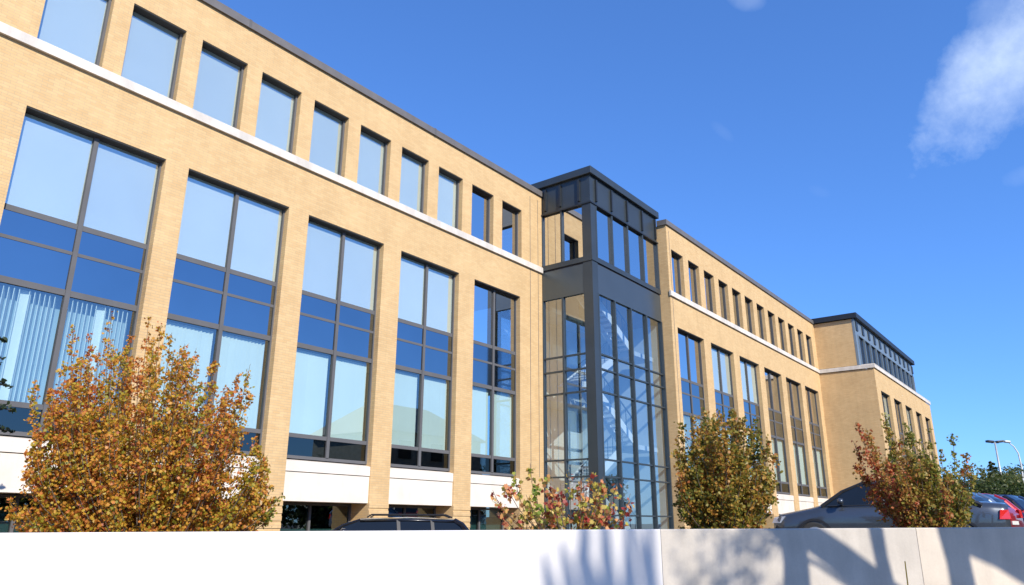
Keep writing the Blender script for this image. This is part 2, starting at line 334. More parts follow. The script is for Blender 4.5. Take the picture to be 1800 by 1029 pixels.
def tall_bay(a, b, yf, blind, screen=True):
    """two-storey window: frame with rails, spandrel panels, vision panes, blinds"""
    d = .29; y = yf+d; fw = .05; mid = (a+b)/2
    f = MB(S)
    yo, yi = y-.045, y+.07
    f.box(a, a+fw, yo, yi, RB, ZT2); f.box(b-fw, b, yo-.02, yi, RB, ZT2)
    f.box(mid-.06, mid+.06, yo-.03, yi, RB+.1, ZT2-.05)
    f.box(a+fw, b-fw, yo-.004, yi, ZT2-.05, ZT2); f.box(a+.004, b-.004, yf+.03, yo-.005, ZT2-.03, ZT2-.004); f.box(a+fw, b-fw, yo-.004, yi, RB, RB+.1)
    for z, w in ((R1, .075), (R2, .045), (R3, .08), (R4, .065)):
        f.box(a+fw, mid-.06, yo, yi, z-w, z+w); f.box(mid+.06, b-fw, yo, yi, z-w, z+w)
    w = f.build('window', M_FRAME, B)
    for (c, dd) in ((a+fw, mid-.06), (mid+.06, b-fw)):
        t = random.uniform(-.012, .012)
        g = MB(S); g.quad((c-.01, y+t, R1+.06), (dd+.01, y+t, R1+.06), (dd+.01, y+t, ZT2-.04), (c-.01, y+t, ZT2-.04)); g.build('upper_pane', M_GMID if screen else M_GHIGH, w)
        if screen: g = MB(S); g.box(c-.02, dd+.02, y+.045, y+.055, R1+.05, ZT2-.05); g.build('roller_blind', M_BLIND, w)
        g = MB(S); g.box(c, dd, y-.03, y+.02, R2+.045, R1-.075); g.box(c, dd, y-.03, y+.02, R3+.08, R2-.045); g.build('spandrel_panel', M_SPAND, w)
        g = MB(S); g.quad((c-.01, y, R4+.05), (dd+.01, y, R4+.05), (dd+.01, y, R3-.07), (c-.01, y, R3-.07)); g.build('lower_pane', M_GLOW, w)
        g = MB(S); g.box(c, dd, y-.012, y+.012, RB+.1, R4-.065); g.build('bottom_pane', M_GBOT, w)
    # vertical slat blinds behind the lower panes
    s = MB(S)
    for (c, dd) in ((a+.1, mid-.12), (mid+.08, b-.12)):
        n = max(2, int((dd-c)/.115)); st = (dd-c)/n
        for i in range(n):
            x = c+(i+.5)*st
            if blind == 'closed': ang = -rad(14+random.uniform(-5, 5))
            elif blind == 'half': ang = rad(61+random.uniform(-1.5, 1.5)) if i != n//2 else -rad(8)
            else: ang = -rad(26+random.uniform(-12, 12))
            hx, hy = math.cos(ang)*st*(1.05 if blind == 'half' else .56), math.sin(ang)*st*(1.05 if blind == 'half' else .56)
            z1 = R3-.12; z0 = R4+.08
            p0 = Vector((x-hx, y+.15-hy, z0)); p1 = Vector((x+hx, y+.15+hy, z0)); nrm = Vector((-hy, hx, 0)).normalized()*.008
            s.prism([p0-nrm, p1-nrm, p1+nrm, p0+nrm], Vector((0, 0, z1-z0)))
    s.build('blind', M_BLIND, w)
    if blind == 'half': s = MB(S); s.box(a+.06, b-.06, y+.36, y+.37, R4+.05, R3-.06); s.build('inner_screen', M_SCREEN, w)
def small_window(a, b, yf, blind=None):
    d = .29; y = yf+d; fw = .045; f = MB(S); z0, z1 = ZB3, ZT3
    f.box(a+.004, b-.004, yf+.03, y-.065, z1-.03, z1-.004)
    f.box(a, a+fw, y-.06, y+.06, z0, z1); f.box(b-fw*1.6, b, y-.08, y+.06, z0, z1)
    f.box(a+fw, b-fw*1.6, y-.064, y+.06, z1-fw, z1); f.box(a+fw, b-fw*1.6, y-.064, y+.06, z0, z0+fw)
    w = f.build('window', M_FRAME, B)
    t = random.uniform(-.01, .01)
    g = MB(S); g.quad((a+fw-.01, y+t, z0+fw-.01), (b-fw*1.6+.01, y+t, z0+fw-.01), (b-fw*1.6+.01, y+t, z1-fw+.01), (a+fw-.01, y+t, z1-fw+.01)); g.build('pane', M_GMID if blind else M_GHIGH, w)
    if blind: g = MB(S); g.box(a+.03, b-.05, y+.045, y+.055, z0+.02, z1-.02); g.build('roller_blind', M_BLIND, w)
def ground_window(a, b, yf, blindz):
    y = yf+.95; f = MB(S); z0, z1 = -.95, .62
    f.box(a, a+.08, y-.06, y+.06, z0, z1); f.box(b-.08, b, y-.06, y+.06, z0, z1); f.box(a+.08, b-.08, y-.064, y+.06, z1-.08, z1); f.box(a+.08, b-.08, y-.064, y+.06, z0, z0+.1)
    mid = (a+b)/2; f.box(mid-.04, mid+.04, y-.07, y+.06, z0+.1, z1-.08)
    w = f.build('window', M_FRAME, B)
    g = MB(S); g.box(a+.08, mid-.04, y-.012, y+.012, z0+.1, z1-.08); g.box(mid+.04, b-.08, y-.012, y+.012, z0+.1, z1-.08); g.build('pane', M_GDARK, w)
    g = MB(S); g.box(a+.08, b-.08, y+.1, y+.13, z0+.05, blindz); g.build('blind', M_BLINDG, w)
def wing(x0, x1, yf, rows3, bays, blinds, screens=(), top_screens=99, back=9.0, left_side=True, right_side=True, zp=15.9, top_storey=True, ground=True, joints=()):
    hs = [(a, b, ZB3, ZT3, .38) for a, b in rows3]
    hs += [(a, b, RB, ZT2, .38) for a, b in bays]
    hs += [(a, b, -.95, .62, .9) for a, b in bays]
    zt = zp if top_storey else 11.72
    # the pale band sits in its own shallow recess between the piers
    hs2 = [(a, b, .62, RB, .05) for a, b in bays]
    m = MB(S)
    allh = [h for h in hs if h[2] > 10 or True]
    merged = []
    for a, b in bays: merged.append((a, b, -.95, ZT2, 0))
    m = holes_wall(x0, x1, ZG, zt, [h for h in hs if h[2] > 11]+merged, yf, .3)
    # remove reveals of merged holes and rebuild by depth
    m = MB(S); base = holes_wall(x0, x1, ZG, zt, [h for h in hs if h[2] > 11]+merged, yf, .3)
    base.f = base.f[:len(base.f)-4*len(merged)] if merged else base.f
    m.v, m.f = base.v, base.f
    for a, b in bays:
        for (c, d, dep) in ((.62, ZT2, .45), (-.95, .62, 1.02)):
            f = yf+dep
            m.quad((a, yf, c), (a, yf, d), (a, f, d), (a, f, c)); m.quad((b, yf, d), (b, yf, c), (b, f, c), (b, f, d))
        m.quad((a, yf, ZT2), (b, yf, ZT2), (b, yf+.45, ZT2), (a, yf+.45, ZT2)); m.quad((a, yf, -.95), (a, yf+1.02, -.95), (b, yf+1.02, -.95), (b, yf, -.95))
        m.quad((a, yf+.45, .62), (a, yf+1.02, .62), (a, yf+1.02, RB), (a, yf+.45, RB)) if False else 0
    yb = yf+back
    if left_side: m.quad((x0, yf, ZG), (x0, yf, zt), (x0, yb, zt), (x0, yb, ZG))
    if right_side: m.quad((x1, yf, ZG), (x1, yb, ZG), (x1, yb, zt), (x1, yf, zt))
    m.quad((x0, yb, ZG), (x0, yb, zt), (x1, yb, zt), (x1, yb, ZG))
    m.build('brick_wall', M_BRICK, B, recalc=False)
    for a, b in bays:
        s = MB(S); s.box(a, b, yf+.06, yf+1.0, .64, 1.52); s.build('stone_band', M_STONE, B)
        s = MB(S)
        s.prism([Vector((a+.003, yf+.03, 1.545)), Vector((a+.003, yf+.03, 1.86)), Vector((a+.003, yf+.45, 1.95)), Vector((a+.003, yf+.45, 1.545))], Vector((b-a-.006, 0, 0))); s.build('stone_sill', M_STONE, B)
    # small stone-brick caps of the piers at basement level
    edges = [x0]+[v for ab in bays for v in ab]+[x1]
    for i in range(0, len(edges)-1, 2):
        c = MB(S)
        p0, p1 = edges[i], edges[i+1]
        if p1-p0 > 2: continue
        for z in (.56, .34, .12, -.1, -.32): c.box(p0-.0, p1+.0, yf-.025, yf-.001, z-.07, z+.07)
        c.build('pier_course', M_BRICK, B)
    for i, (a, b) in enumerate(rows3): small_window(a, b, yf, i < top_screens)
    for i, ((a, b), bl) in enumerate(zip(bays, blinds)): tall_bay(a, b, yf, bl, screens[i]); ground_window(a, b, yf, random.choice([-.05, .25, -.2]))
    # floors, back rooms
    f = MB(S)
    for z0, z1 in ((.9, 1.5), (6.0, 6.9), (10.5, 11.4)):
        if z1 < zt: f.box(x0+.2, x1-.2, yf+.62, yb-.2, z0, z1)
    f.build('floor_slab', M_INT, B)
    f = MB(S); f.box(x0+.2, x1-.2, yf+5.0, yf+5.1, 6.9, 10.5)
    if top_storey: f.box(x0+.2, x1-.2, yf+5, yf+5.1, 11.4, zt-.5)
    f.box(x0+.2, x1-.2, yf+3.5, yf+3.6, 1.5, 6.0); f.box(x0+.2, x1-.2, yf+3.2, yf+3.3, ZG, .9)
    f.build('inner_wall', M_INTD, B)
    for j in joints:
        g = MB(S); g.box(j-.011, j+.011, yf-.012, yf+.002, 2.0 if j < 30 else ZG, zt-.3); g.build('movement_joint', M_COPING, B)
def roof(x0, x1, y0, y1, z, name='roof_deck'):
    g = MB(S); g.box(x0, x1, y0, y1, z-.3, z); g.build(name, M_ROOF, B)
def coping(segs, z0, z1, matl, name='coping', over=.09, wid=.5):
    """segs: list of (xa, ya, xb, yb, nx, ny); strip along the wall head, proud by over along the outward normal"""
    for (xa, ya, xb, yb, nx, ny) in segs:
        g = MB(S)
        n = Vector((nx, ny, 0)); a = Vector((xa, ya, 0)); b = Vector((xb, yb, 0))
        pr = [(over, z0), (over, z1), (-wid, z1+.03), (-wid, z0)]
        g.prism([a+n*o+Vector((0, 0, z)) for o, z in pr], b-a); g.build(name, matl, B)
XL0 = -14.0
L3 = [(5.50+2.183*i, 7.15+2.168*i) for i in range(10)]
LB = [(5.61+4.41*i, 9.31+4.31*i) for i in range(5)]
L3x = [(-8.0+2.18*i, -6.35+2.18*i) for i in range(4)]; LBx = [(-8.0+4.4*i, -4.4+4.4*i) for i in range(2)]
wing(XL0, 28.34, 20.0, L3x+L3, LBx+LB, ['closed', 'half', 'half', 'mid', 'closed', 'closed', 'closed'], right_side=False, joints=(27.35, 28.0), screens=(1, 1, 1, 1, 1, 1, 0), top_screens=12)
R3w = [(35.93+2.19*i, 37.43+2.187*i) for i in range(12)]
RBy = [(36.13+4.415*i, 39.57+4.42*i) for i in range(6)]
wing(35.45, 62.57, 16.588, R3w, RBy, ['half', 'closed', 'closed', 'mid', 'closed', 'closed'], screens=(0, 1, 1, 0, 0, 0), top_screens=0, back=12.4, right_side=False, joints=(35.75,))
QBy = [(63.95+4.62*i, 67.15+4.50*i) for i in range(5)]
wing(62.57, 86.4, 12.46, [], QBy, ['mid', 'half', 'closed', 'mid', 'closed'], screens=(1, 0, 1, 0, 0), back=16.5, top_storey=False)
roof(XL0+.3, 28.34, 20.3, 28.8, 15.5); roof(35.7, 62.57, 16.9, 28.8, 15.5); roof(62.9, 86.1, 12.8, 28.7, 11.55)
coping([(XL0, 20, 28.30, 20, 0, -1)], 15.88, 16.17, M_COPING); coping([(XL0, 20.4, XL0, 29, -1, 0)], 15.88, 16.17, M_COPING)
coping([(35.36, 16.588, 62.57, 16.588, 0, -1)], 15.88, 16.17, M_COPING)
for xj in (2.2, 11.35, 20.4): 
    g = MB(S); g.box(xj-.05, xj+.05, 19.905, 19.93, 15.87, 16.19); g.build('coping_joint', M_FRAME, B)
# white string courses
def string(xa, ya, xb, yb, nx, ny, z0=11.76, z1=12.06, o=.10):
    g = MB(S); n = Vector((nx, ny, 0)); a = Vector((xa, ya, 0)); b = Vector((xb, yb, 0))
    pr = [(o, z0), (o, z1-.03), (o-.03, z1), (-.0-.36, z1+.015), (-.36, z1-.1), (.0, z1-.1), (0.004, z0+.0)]
    pr = [(o, z0), (o, z1-.03), (o-.03, z1), (.003, z1), (.003, z0)]
    g.prism([a+n*q+Vector((0, 0, z)) for q, z in pr], b-a); g.build('string_course', M_STRING, B)
string(XL0, 20, 28.3, 20, 0, -1); string(35.40, 16.588, 62.57, 16.588, 0, -1)
string(62.57, 16.588-.11, 62.57, 12.46-.10, -1, 0); string(62.575, 12.46, 86.4, 12.46, 0, -1)
# sills inside the top windows
for (yf, ws) in ((20.0, L3x+L3), (16.588, R3w)):
    for a, b in ws:
        g = MB(S); g.box(a+.002, b-.002, yf-.02, yf+.33, ZB3-.045, ZB3+.0); g.build('window_sill', M_STRING, B)
g = MB(S); g.box(62.5, 86.5, 12.37, 13.3, 12.06, 12.10); g.build('ledge_capping', M_STRING, B)

# ---- dark set-back top storey of the end block
TS = MB(S)
TS.box(62.57, 62.77, 13.62, 29.0, 12.1, 15.88); TS.build('brick_side_wall', M_BRICK, B)
f = MB(S); x0, x1, y0 = 62.57, 85.7, 13.45
f.box(x0-.01, x0+.75, y0, y0+.17, 12.1, 15.9)
f.box(x0+.75, x1, y0, y0+.12, 14.7, 15.9); f.box(x0+.75, x1, y0+.02, y0+.14, 12.1, 12.3)
f.box(x1-.3, x1, y0, 28, 12.1, 15.9)
M_PALE = simple('pale_blue_metal', (.19, .235, .265), .4, metal=.3, var=.06)
f.build('metal_cladding', M_PALE, B)
n = 11; st = (x1-x0-.75)/n
for i in range(n+1):
    xx = x0+.75+st*i
    g = MB(S); g.box(xx-.07, xx+.07, y0-.05, y0+.1, 12.1, 14.7); g.build('window_post', M_PALE, B)
    g = MB(S); g.box(xx-.42, xx+.15, y0-.07, y0-.002, 15.0, 15.75); g.build('louvre_box', M_STEELD, B)
g = MB(S); g.box(x0+.75, x1-.3, y0+.15, y0+.19, 12.3, 14.7); g.build('ribbon_glass', simple('black_glass', (.01, .012, .015), .35, var=0), B)
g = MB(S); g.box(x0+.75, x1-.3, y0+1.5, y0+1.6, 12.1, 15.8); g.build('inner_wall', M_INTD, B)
g = MB(S); g.box(x0-.22, x1+.25, y0-.28, 29.2, 15.93, 16.34); g.build('roof_cap', simple('black_metal', (.012, .014, .018), .5, var=.1), B)

# ---- glazed stair tower
tx0, tx1, ty = 28.34, 35.40, 17.11
c = MB(S)
c.box(tx0, tx0+.50, ty, ty+.50, ZG, 14.83); c.build('corner_post', M_STEEL, B)
c = MB(S); c.box(tx0+.03, tx1-.05, ty+.03, 27, 14.9, 16.33); c.build('cornice_panel', M_STEEL, B)
c = MB(S)
for x in (tx0+.55, 30.38, 31.98, 33.62, tx1-.25): c.box(x-.055, x+.055, ty-.07, ty+.028, 15.05, 16.2)
for y in (17.75, 18.85, 19.75): c.box(tx0-.07, tx0+.028, y-.055, y+.055, 15.05, 16.2)
c.build('cornice_fin', M_STEELD, B)
c = MB(S); c.box(tx0-.14, tx1+.06, ty-.14, 27.2, 16.34, 16.72); c.build('roof_cap', M_STEEL, B, bevel=.02)
c = MB(S); c.box(tx0-.05, tx1-.02, ty-.05, 20.0, 14.83, 14.90); c.build('shadow_trim', M_STEELD, B)
c = MB(S); c.box(tx0-.035, tx1-.03, ty-.04, ty+.2, 11.88, 12.13); c.box(tx0-.036, tx0+.2, ty+.2, 19.99, 11.88, 12.13); c.build('band_rail', M_STEEL, B)
c = MB(S); c.box(tx0+.5, tx1-.04, ty+.02, ty+.2, 10.35, 11.80); c.box(tx0+.02, tx0+.2, ty+.5, 19.99, 10.35, 11.80); c.build('band_panel', simple('grey_panel', (.085, .105, .118), .3, metal=.5, var=.05, scale=1), B)
c = MB(S); c.box(tx0+.03, tx1-.06, ty+.03, ty+.1, 11.80, 11.88); c.box(tx0+.03, tx0+.1, ty+.1, 19.9, 11.80, 11.88); c.build('shadow_gap', M_INTD, B)
def tower_grid(z0, z1, bars, glass):
    fr = MB(S); xs = [tx0+.50, 30.38, 31.98, 33.62, tx1-.07]; ys = [ty+.5, 18.83, 19.99]
    y = ty+.12; x = tx0+.12
    for i, xx in enumerate(xs): fr.box(xx-.05, xx+.05, y-.13, y+.08, z0, z1)
    for yy in ys[1:]: fr.box(x-.12, x+.08, yy-.045, yy+.045, z0, z1)
    for b in bars:
        for a, q in zip(xs[:-1], xs[1:]): fr.box(a+.05, q-.05, y-.08, y+.07, b-.035, b+.035)
        fr.box(x-.08, x+.07, ys[0], ys[1]-.045, b-.035, b+.035); fr.box(x-.08, x+.07, ys[1]+.045, ys[2]-.045, b-.035, b+.035)
    w = fr.build('curtain_wall', M_FRAME2, B)
    lv = [z0]+sorted(bars)+[z1]
    for a, q in zip(xs[:-1], xs[1:]):
        g = MB(S)
        for e, h in zip(lv[:-1], lv[1:]): g.box(a+.05, q-.05, y-.01, y+.01, e+.035, h-.035)
        g.build('pane', glass, w)
    for a, q in zip(ys[:-1], ys[1:]):
        g = MB(S)
        for e, h in zip(lv[:-1], lv[1:]): g.box(x-.01, x+.01, a+.02, q-.045, e+.035, h-.035)
        g.build('side_pane', glass, w)
M_FRAME2 = simple('dark_frame', (.05, .065, .075), .4, metal=.3, var=.05)
tower_grid(12.13, 14.83, [], M_GHIGH)
tower_grid(-.9, 10.35, [.35, 1.98, 2.72, 5.73, 6.78, 7.47], M_GTOW)
g = MB(S); g.box(tx0+.1, tx1-.1, ty+.05, ty+.3, ZG, -.9); g.build('tower_plinth', M_STEEL, B)
# inside the tower: back wall, landings, stair flights
g = MB(S); g.box(tx0, tx1+.04, 22.4, 22.6, ZG, 15); g.box(tx0+.0, tx0+.1, 20.3, 22.4, ZG, 15); g.box(tx1-.08, tx1+.03, ty+.35, 22.4, ZG, 10.2); g.build('inner_wall', simple('stair_wall', (.5, .54, .55), .8, var=.1, scale=.5), B)
g = MB(S)
for z in (1.35, 6.1, 10.7): g.box(tx0+.3, tx1-.3, 20.9, 22.4, z-.25, z)
for z in (3.7, 8.4): g.box(tx1-2.3, tx1-.3, ty+.5, ty+2.0, z-.22, z)
g.build('landing', M_GRIND, B)
def flight(xa, za, xb, zb, ya, yb):
    m = MB(S); k = 12
    for i in range(k):
        t = i/k; xx = xa+(xb-xa)*t; zz = za+(zb-za)*t; dx = (xb-xa)/k; dz = (zb-za)/k
        m.box(min(xx, xx+dx), max(xx, xx+dx), ya, yb, zz+dz-.06, zz+dz)
    for y in (ya-.06, yb):
        a = Vector((xa, y, za-.25)); b = Vector((xb, y, zb-.25)); m.prism([a, a+Vector((0, .06, 0)), a+Vector((0, .06, .42)), a+Vector((0, 0, .42))], b-a)
    s = m.build('stair_flight', M_WHITE, B)
    r = MB(S)
    a = Vector((xa, ya, za+1.1)); b = Vector((xb, ya, zb+1.1)); r.bar(a, b, .05)
    for i in range(9):
        p = a.lerp(b, i/8); r.bar(p-Vector((0, 0, 1.0)), p, .03)
    r.build('handrail', M_STEELD, s)
flight(29.3, 6.1, 33.2, 8.4, 18.6, 19.8); flight(33.2, 8.4, 29.3, 10.7, 17.8, 18.55)
flight(29.3, 1.35, 33.2, 3.7, 18.6, 19.8); flight(33.2, 3.7, 29.3, 6.1, 17.8, 18.55); flight(33.2, -1.0, 29.3, 1.35, 17.8, 18.55)

# ------------------------------------------------------------------ cars
M_CGLASS = simple('car_glass', (.008, .01, .012), .04, metal=0, var=0)
M_TYRE = simple('tyre_rubber', (.02, .02, .02), .8)
M_RIM = simple('alloy_rim', (.45, .45, .47), .3, metal=.8)
M_TRIM = simple('black_trim', (.015, .015, .017), .4)
M_RED = simple('red_lens', (.55, .02, .015), .15, coat=1, var=.05)
M_LENS = simple('clear_lens', (.6, .62, .65), .1, coat=1)
M_CHROME = simple('chrome', (.7, .7, .72), .12, metal=1, var=.02)
M_PLATE = simple('number_plate', (.6, .6, .56), .5)
def paint(name, col): return simple(name, col, .28, metal=.45, var=.04, scale=40, coat=1)
def car(label, loc, heading, col, L=4.4, Wd=1.78, H=1.45, style='coupe', roofbars=False, group='cars parked behind the wall'):
    """nose points to local -X; loc = ground point under the middle; heading turns about Z"""
    root = empty('parked_car', loc, heading); tag(root, label, 'car', group)
    P = paint('car_paint', col); h = Wd/2; k = H/1.45
    if style == 'coupe': xa, xb, xc, xd = -.27*L, -.075*L, .16*L, .40*L; belt = [.62, .74, .80, .87, .93, .95, .97, .98, .95]; bx = [-.5, -.47, -.40, -.32, -.27, -.05, .2, .42, .5]
    else: xa, xb, xc, xd = -.27*L, -.10*L, .34*L, .475*L; belt = [.60, .74, .82, .90, .96, .98, 1.0, .98, .80]; bx = [-.5, -.47, -.40, -.33, -.27, -.05, .2, .47, .5]
    wx = [.74, .88, .95, .985, 1, 1, 1, .95, .86]
    if style == 'estate': xc, xd = .40*L, .485*L
    # lower body: lofted sections
    m = MB(); n = 0; secs = []
    xs2 = []
    for i in range(len(bx)-1):
        for q in range(3): t = q/3; xs2.append((bx[i]*(1-t)+bx[i+1]*t, belt[i]*(1-t)+belt[i+1]*t, wx[i]*(1-t)+wx[i+1]*t))
    xs2.append((bx[-1], belt[-1], wx[-1]))
    for (fx, zb, w) in xs2:
        x = fx*L; w = w*h; zb *= k
        low = .24 if abs(fx) < .46 else .32
        half = [(0, zb+.035), (w*.55, zb+.025), (w*.82, zb+.0), (w*.93, zb-.05), (w*.975, zb-.13), (w*1.0, zb-.27), (w*.99, .45), (w*.95, low), (0, low)]
        full = half+[(-a, b) for a, b in half[-2:0:-1]]
        secs.append([(x, a, b) for a, b in full])
    kk = len(secs[0])
    for s_ in secs: m.v += [Vector(p) for p in s_]
    for i in range(len(secs)-1):
        for j in range(kk): q = (j+1) % kk; m.f.append((i*kk+j, (i+1)*kk+j, (i+1)*kk+q, i*kk+q))
    m.f.append(tuple(range(kk))); m.f.append(tuple((len(secs)-1)*kk+j for j in range(kk-1, -1, -1)))
    body = m.build('body', P, root, local=True, smooth=True)
    for x0_, x1_ in ((-.06*L, 0),):
        for xx in (xb+.50, xb+1.42):
            if xx < xd-.3:
                for sgn in (1, -1):
                    d = MB(); d.box(xx-.004, xx+.004, sgn*(h*.99)-.012, sgn*(h*.99)+.012, .36, .78*k); d.build('door_gap', M_TRIM, body, local=True)
    # greenhouse
    zb = .955*k; zr = H; bw, rw = h*.90, h*.70
    g = MB(); xs3 = [(xa, zb-.03, bw), (xa+(xb-xa)*.5, zb+(zr-zb)*.56, None), (xb, zr-.045, None), ((xb+xc)/2, zr-.02, None), (xc, zr-.05, None), (xa+0+(xc+(xd-xc)*.5-xa), zb+(zr-zb)*(.60 if style != 'coupe' else .52), None), (xd, zb-.02, bw)]
    sec = []
    for (x, zt, _) in xs3:
        t = max(0, (zt-zb)/(zr-zb)); wt = bw+(rw-bw)*t
        sec.append([(x, -bw, zb-.1), (x, -wt, zt-.03), (x, -wt*.86, zt), (x, 0, zt+.025), (x, wt*.86, zt), (x, wt, zt-.03), (x, bw, zb-.1)])
    for s_ in sec: g.v += [Vector(p) for p in s_]
    for i in range(len(sec)-1):
        for j in range(6): g.f.append((i*7+j, i*7+j+1, (i+1)*7+j+1, (i+1)*7+j))
    g.f.append(tuple(range(6, -1, -1))); g.f.append(tuple((len(sec)-1)*7+j for j in range(7)))
    g.build('windows', M_CGLASS, root, local=True)
    r = MB(); rs = sec[2:5]
    for s_ in rs:
        r.v += [Vector((p[0], p[1]*1.01, p[2]+.012)) for p in s_[1:6]]+[Vector((p[0], p[1]*1.03, p[2]-.035)) for p in s_[1:6]]
    for i in range(2):
        for j in range(4): r.f.append((i*10+j, i*10+j+1, (i+1)*10+j+1, (i+1)*10+j)); r.f.append((i*10+5+j, (i+1)*10+5+j, (i+1)*10+6+j, i*10+6+j))
        r.f.append((i*10, (i+1)*10, (i+1)*10+5, i*10+5)); r.f.append((i*10+4, i*10+9, (i+1)*10+9, (i+1)*10+4))
    r.f.append((0, 5, 6, 1)); r.f.append((1, 6, 7, 2)); r.f.append((2, 7, 8, 3)); r.f.append((3, 8, 9, 4))
    r.f.append((20, 21, 26, 25)); r.f.append((21, 22, 27, 26)); r.f.append((22, 23, 28, 27)); r.f.append((23, 24, 29, 28))
    roof_ = r.build('roof', P, root, local=True, smooth=True)
    for sgn in (-1, 1):
        for seg in (((xa, zb-.04, bw), (xs3[1][0], xs3[1][1]-.02, bw+(rw-bw)*.56), (xb, zr-.06, rw)), ((xd, zb-.04, bw), (xs3[5][0], xs3[5][1]-.02, bw+(rw-bw)*.58), (xc, zr-.06, rw))):
            wdt = .05 if seg[0][0] < 0 else (.09 if style != 'coupe' else .07)
            q = MB(); q.tube([(p[0], sgn*(p[2]+.0), p[1]) for p in seg], [wdt*.8, wdt*.7, wdt*.62], 6); q.build('pillar', P if style != 'coupe' else M_TRIM, root, local=True)
        for xx in ((xb+xc)/2-.05*L,)+((xc-.12*L,) if style != 'coupe' else ()):
            q = MB(); q.bar((xx+.04, sgn*(bw+.003), zb-.05), (xx, sgn*(rw+.003), zr-.06), .08, .03); q.build('pillar', M_TRIM, root, local=True)
        b = MB(); b.tube([(xa+.12, sgn*(bw+.015), zb-.035), (xb, sgn*(bw+.03), zb-.02), (xc, sgn*(bw+.02), zb-.01)], [.012]*3, 5); b.build('waist_trim', M_CHROME if style == 'estate' else M_TRIM, root, local=True)
        if roofbars:
            b = MB(); b.tube([(xb+.15, sgn*(rw-.06), zr), (xb+.25, sgn*(rw-.06), zr+.06), (xc-.2, sgn*(rw-.06), zr+.06), (xc-.05, sgn*(rw-.06), zr)], [.018]*4, 6); b.build('roof_rail', M_TRIM, root, local=True)
        # mirror, handles, lights, wheels
        mm = MB(); mm.tube([(xa+.42, sgn*(h*.9), zb), (xa+.42, sgn*(h+.05), zb+.03)], [.03, .025], 6); mm.tube([(xa+.34, sgn*(h+.12), zb+.06), (xa+.38, sgn*(h+.12), zb+.06), (xa+.46, sgn*(h+.12), zb+.06)], [.04, .07, .06], 8); mm.build('mirror', P, root, local=True, smooth=True)
        for xx in ((xb+.42), (xb+1.32)):
            if xx < xc+.3: mm = MB(); mm.box(xx-.09, xx+.09, sgn*(h*.985)-.02, sgn*(h*.985)+.025, .735*k, .765*k); mm.build('door_handle', M_TRIM, root, local=True, bevel=.006)
        tl = MB(); z0, z1 = (.66*k, .84*k) if style == 'coupe' else (.70*k, .95*k)
        xr = L*.5
        tl.prism([Vector((xr-.20, sgn*h*.96, z0)), Vector((xr+.02, sgn*h*.86, z0)), Vector((xr-.0, sgn*h*.84, z1)), Vector((xr-.16, sgn*h*.93, z1))], Vector((0, -sgn*.2, 0)))
        tl.build('tail_light', M_RED, root, local=True, bevel=.01)
        hl = MB(); hl.prism([Vector((-.465*L, sgn*h*.90, .58*k)), Vector((-.508*L, sgn*h*.68, .58*k)), Vector((-.495*L, sgn*h*.66, .70*k)), Vector((-.44*L, sgn*h*.90, .72*k))], Vector((.02, -sgn*.1, 0))); hl.build('headlight', M_LENS, root, local=True)
        for wxx in (-.31*L, .30*L):
            t = MB(); R_ = .325; yy = sgn*(h*.93)
            t.tube([(wxx, yy-sgn*.2, R_), (wxx, yy-sgn*.18, R_), (wxx, yy+sgn*.04, R_), (wxx, yy+sgn*.06, R_)], [R_*.8, R_, R_, R_*.86], 24)
            wh = t.build('wheel', M_TYRE, root, local=True, smooth=False)
            t = MB(); t.tube([(wxx, yy+sgn*.05, R_), (wxx, yy+sgn*.068, R_), (wxx, yy+sgn*.07, R_)], [R_*.66, R_*.64, R_*.2], 20); t.build('rim', M_RIM, wh, local=True)
            t = MB()
            for aa in range(12):
                a0, a1 = math.pi*aa/12, math.pi*(aa+1)/12
                p = lambda a, rr, o: Vector((wxx+rr*math.cos(a), sgn*(h*.965)+sgn*o, R_+rr*math.sin(a)))
                t.prism([p(a0, R_+.01, 0), p(a1, R_+.01, 0), p(a1, R_+.06, 0), p(a0, R_+.06, 0)], Vector((0, sgn*.035, 0)))
            t.build('wheel_arch', M_TRIM, root, local=True)
    b = MB(); b.box(L*.5-.03, L*.5+.03, -.26, .26, .52, .63); b.build('number_plate', M_PLATE, root, local=True)
    return root
def place(px, d): a = W(px, 930, d); lat = a.dot(HR); return Vector((a.x, a.y, gz(lat)-.0))
AZ = lambda v: math.atan2(v.y, v.x)
# side-on grey coupe, nose to the left of the picture (heading = direction of local +X, tail to the right)
right = math.atan2(HR.y, HR.x)
car('grey metallic saloon parked side-on, nose left, partly behind the reddish shrub', place(1556, 17.4), right-.42, (.055, .065, .08), L=4.6, H=1.53, style='coupe')
car('black estate car with roof bars, only its roof above the wall', place(668, 18.4), right+.12, (.012, .012, .014), L=4.3, H=1.07, style='estate', roofbars=True)
car('silver blue hatchback, tail light showing directly right of the reddish shrub', place(1628, 23.5), right-.88, (.13, .17, .25), L=4.0, H=1.45, style='hatch')
car('red hatchback parked between the silver blue hatchback and the dark blue car', place(1664, 26.0), right-.90, (.42, .015, .02), L=4.1, H=1.50, style='hatch')
car('dark blue hatchback at the right end of the car row', place(1712, 28.5), right-.92, (.015, .028, .08), L=4.2, H=1.55, style='hatch')

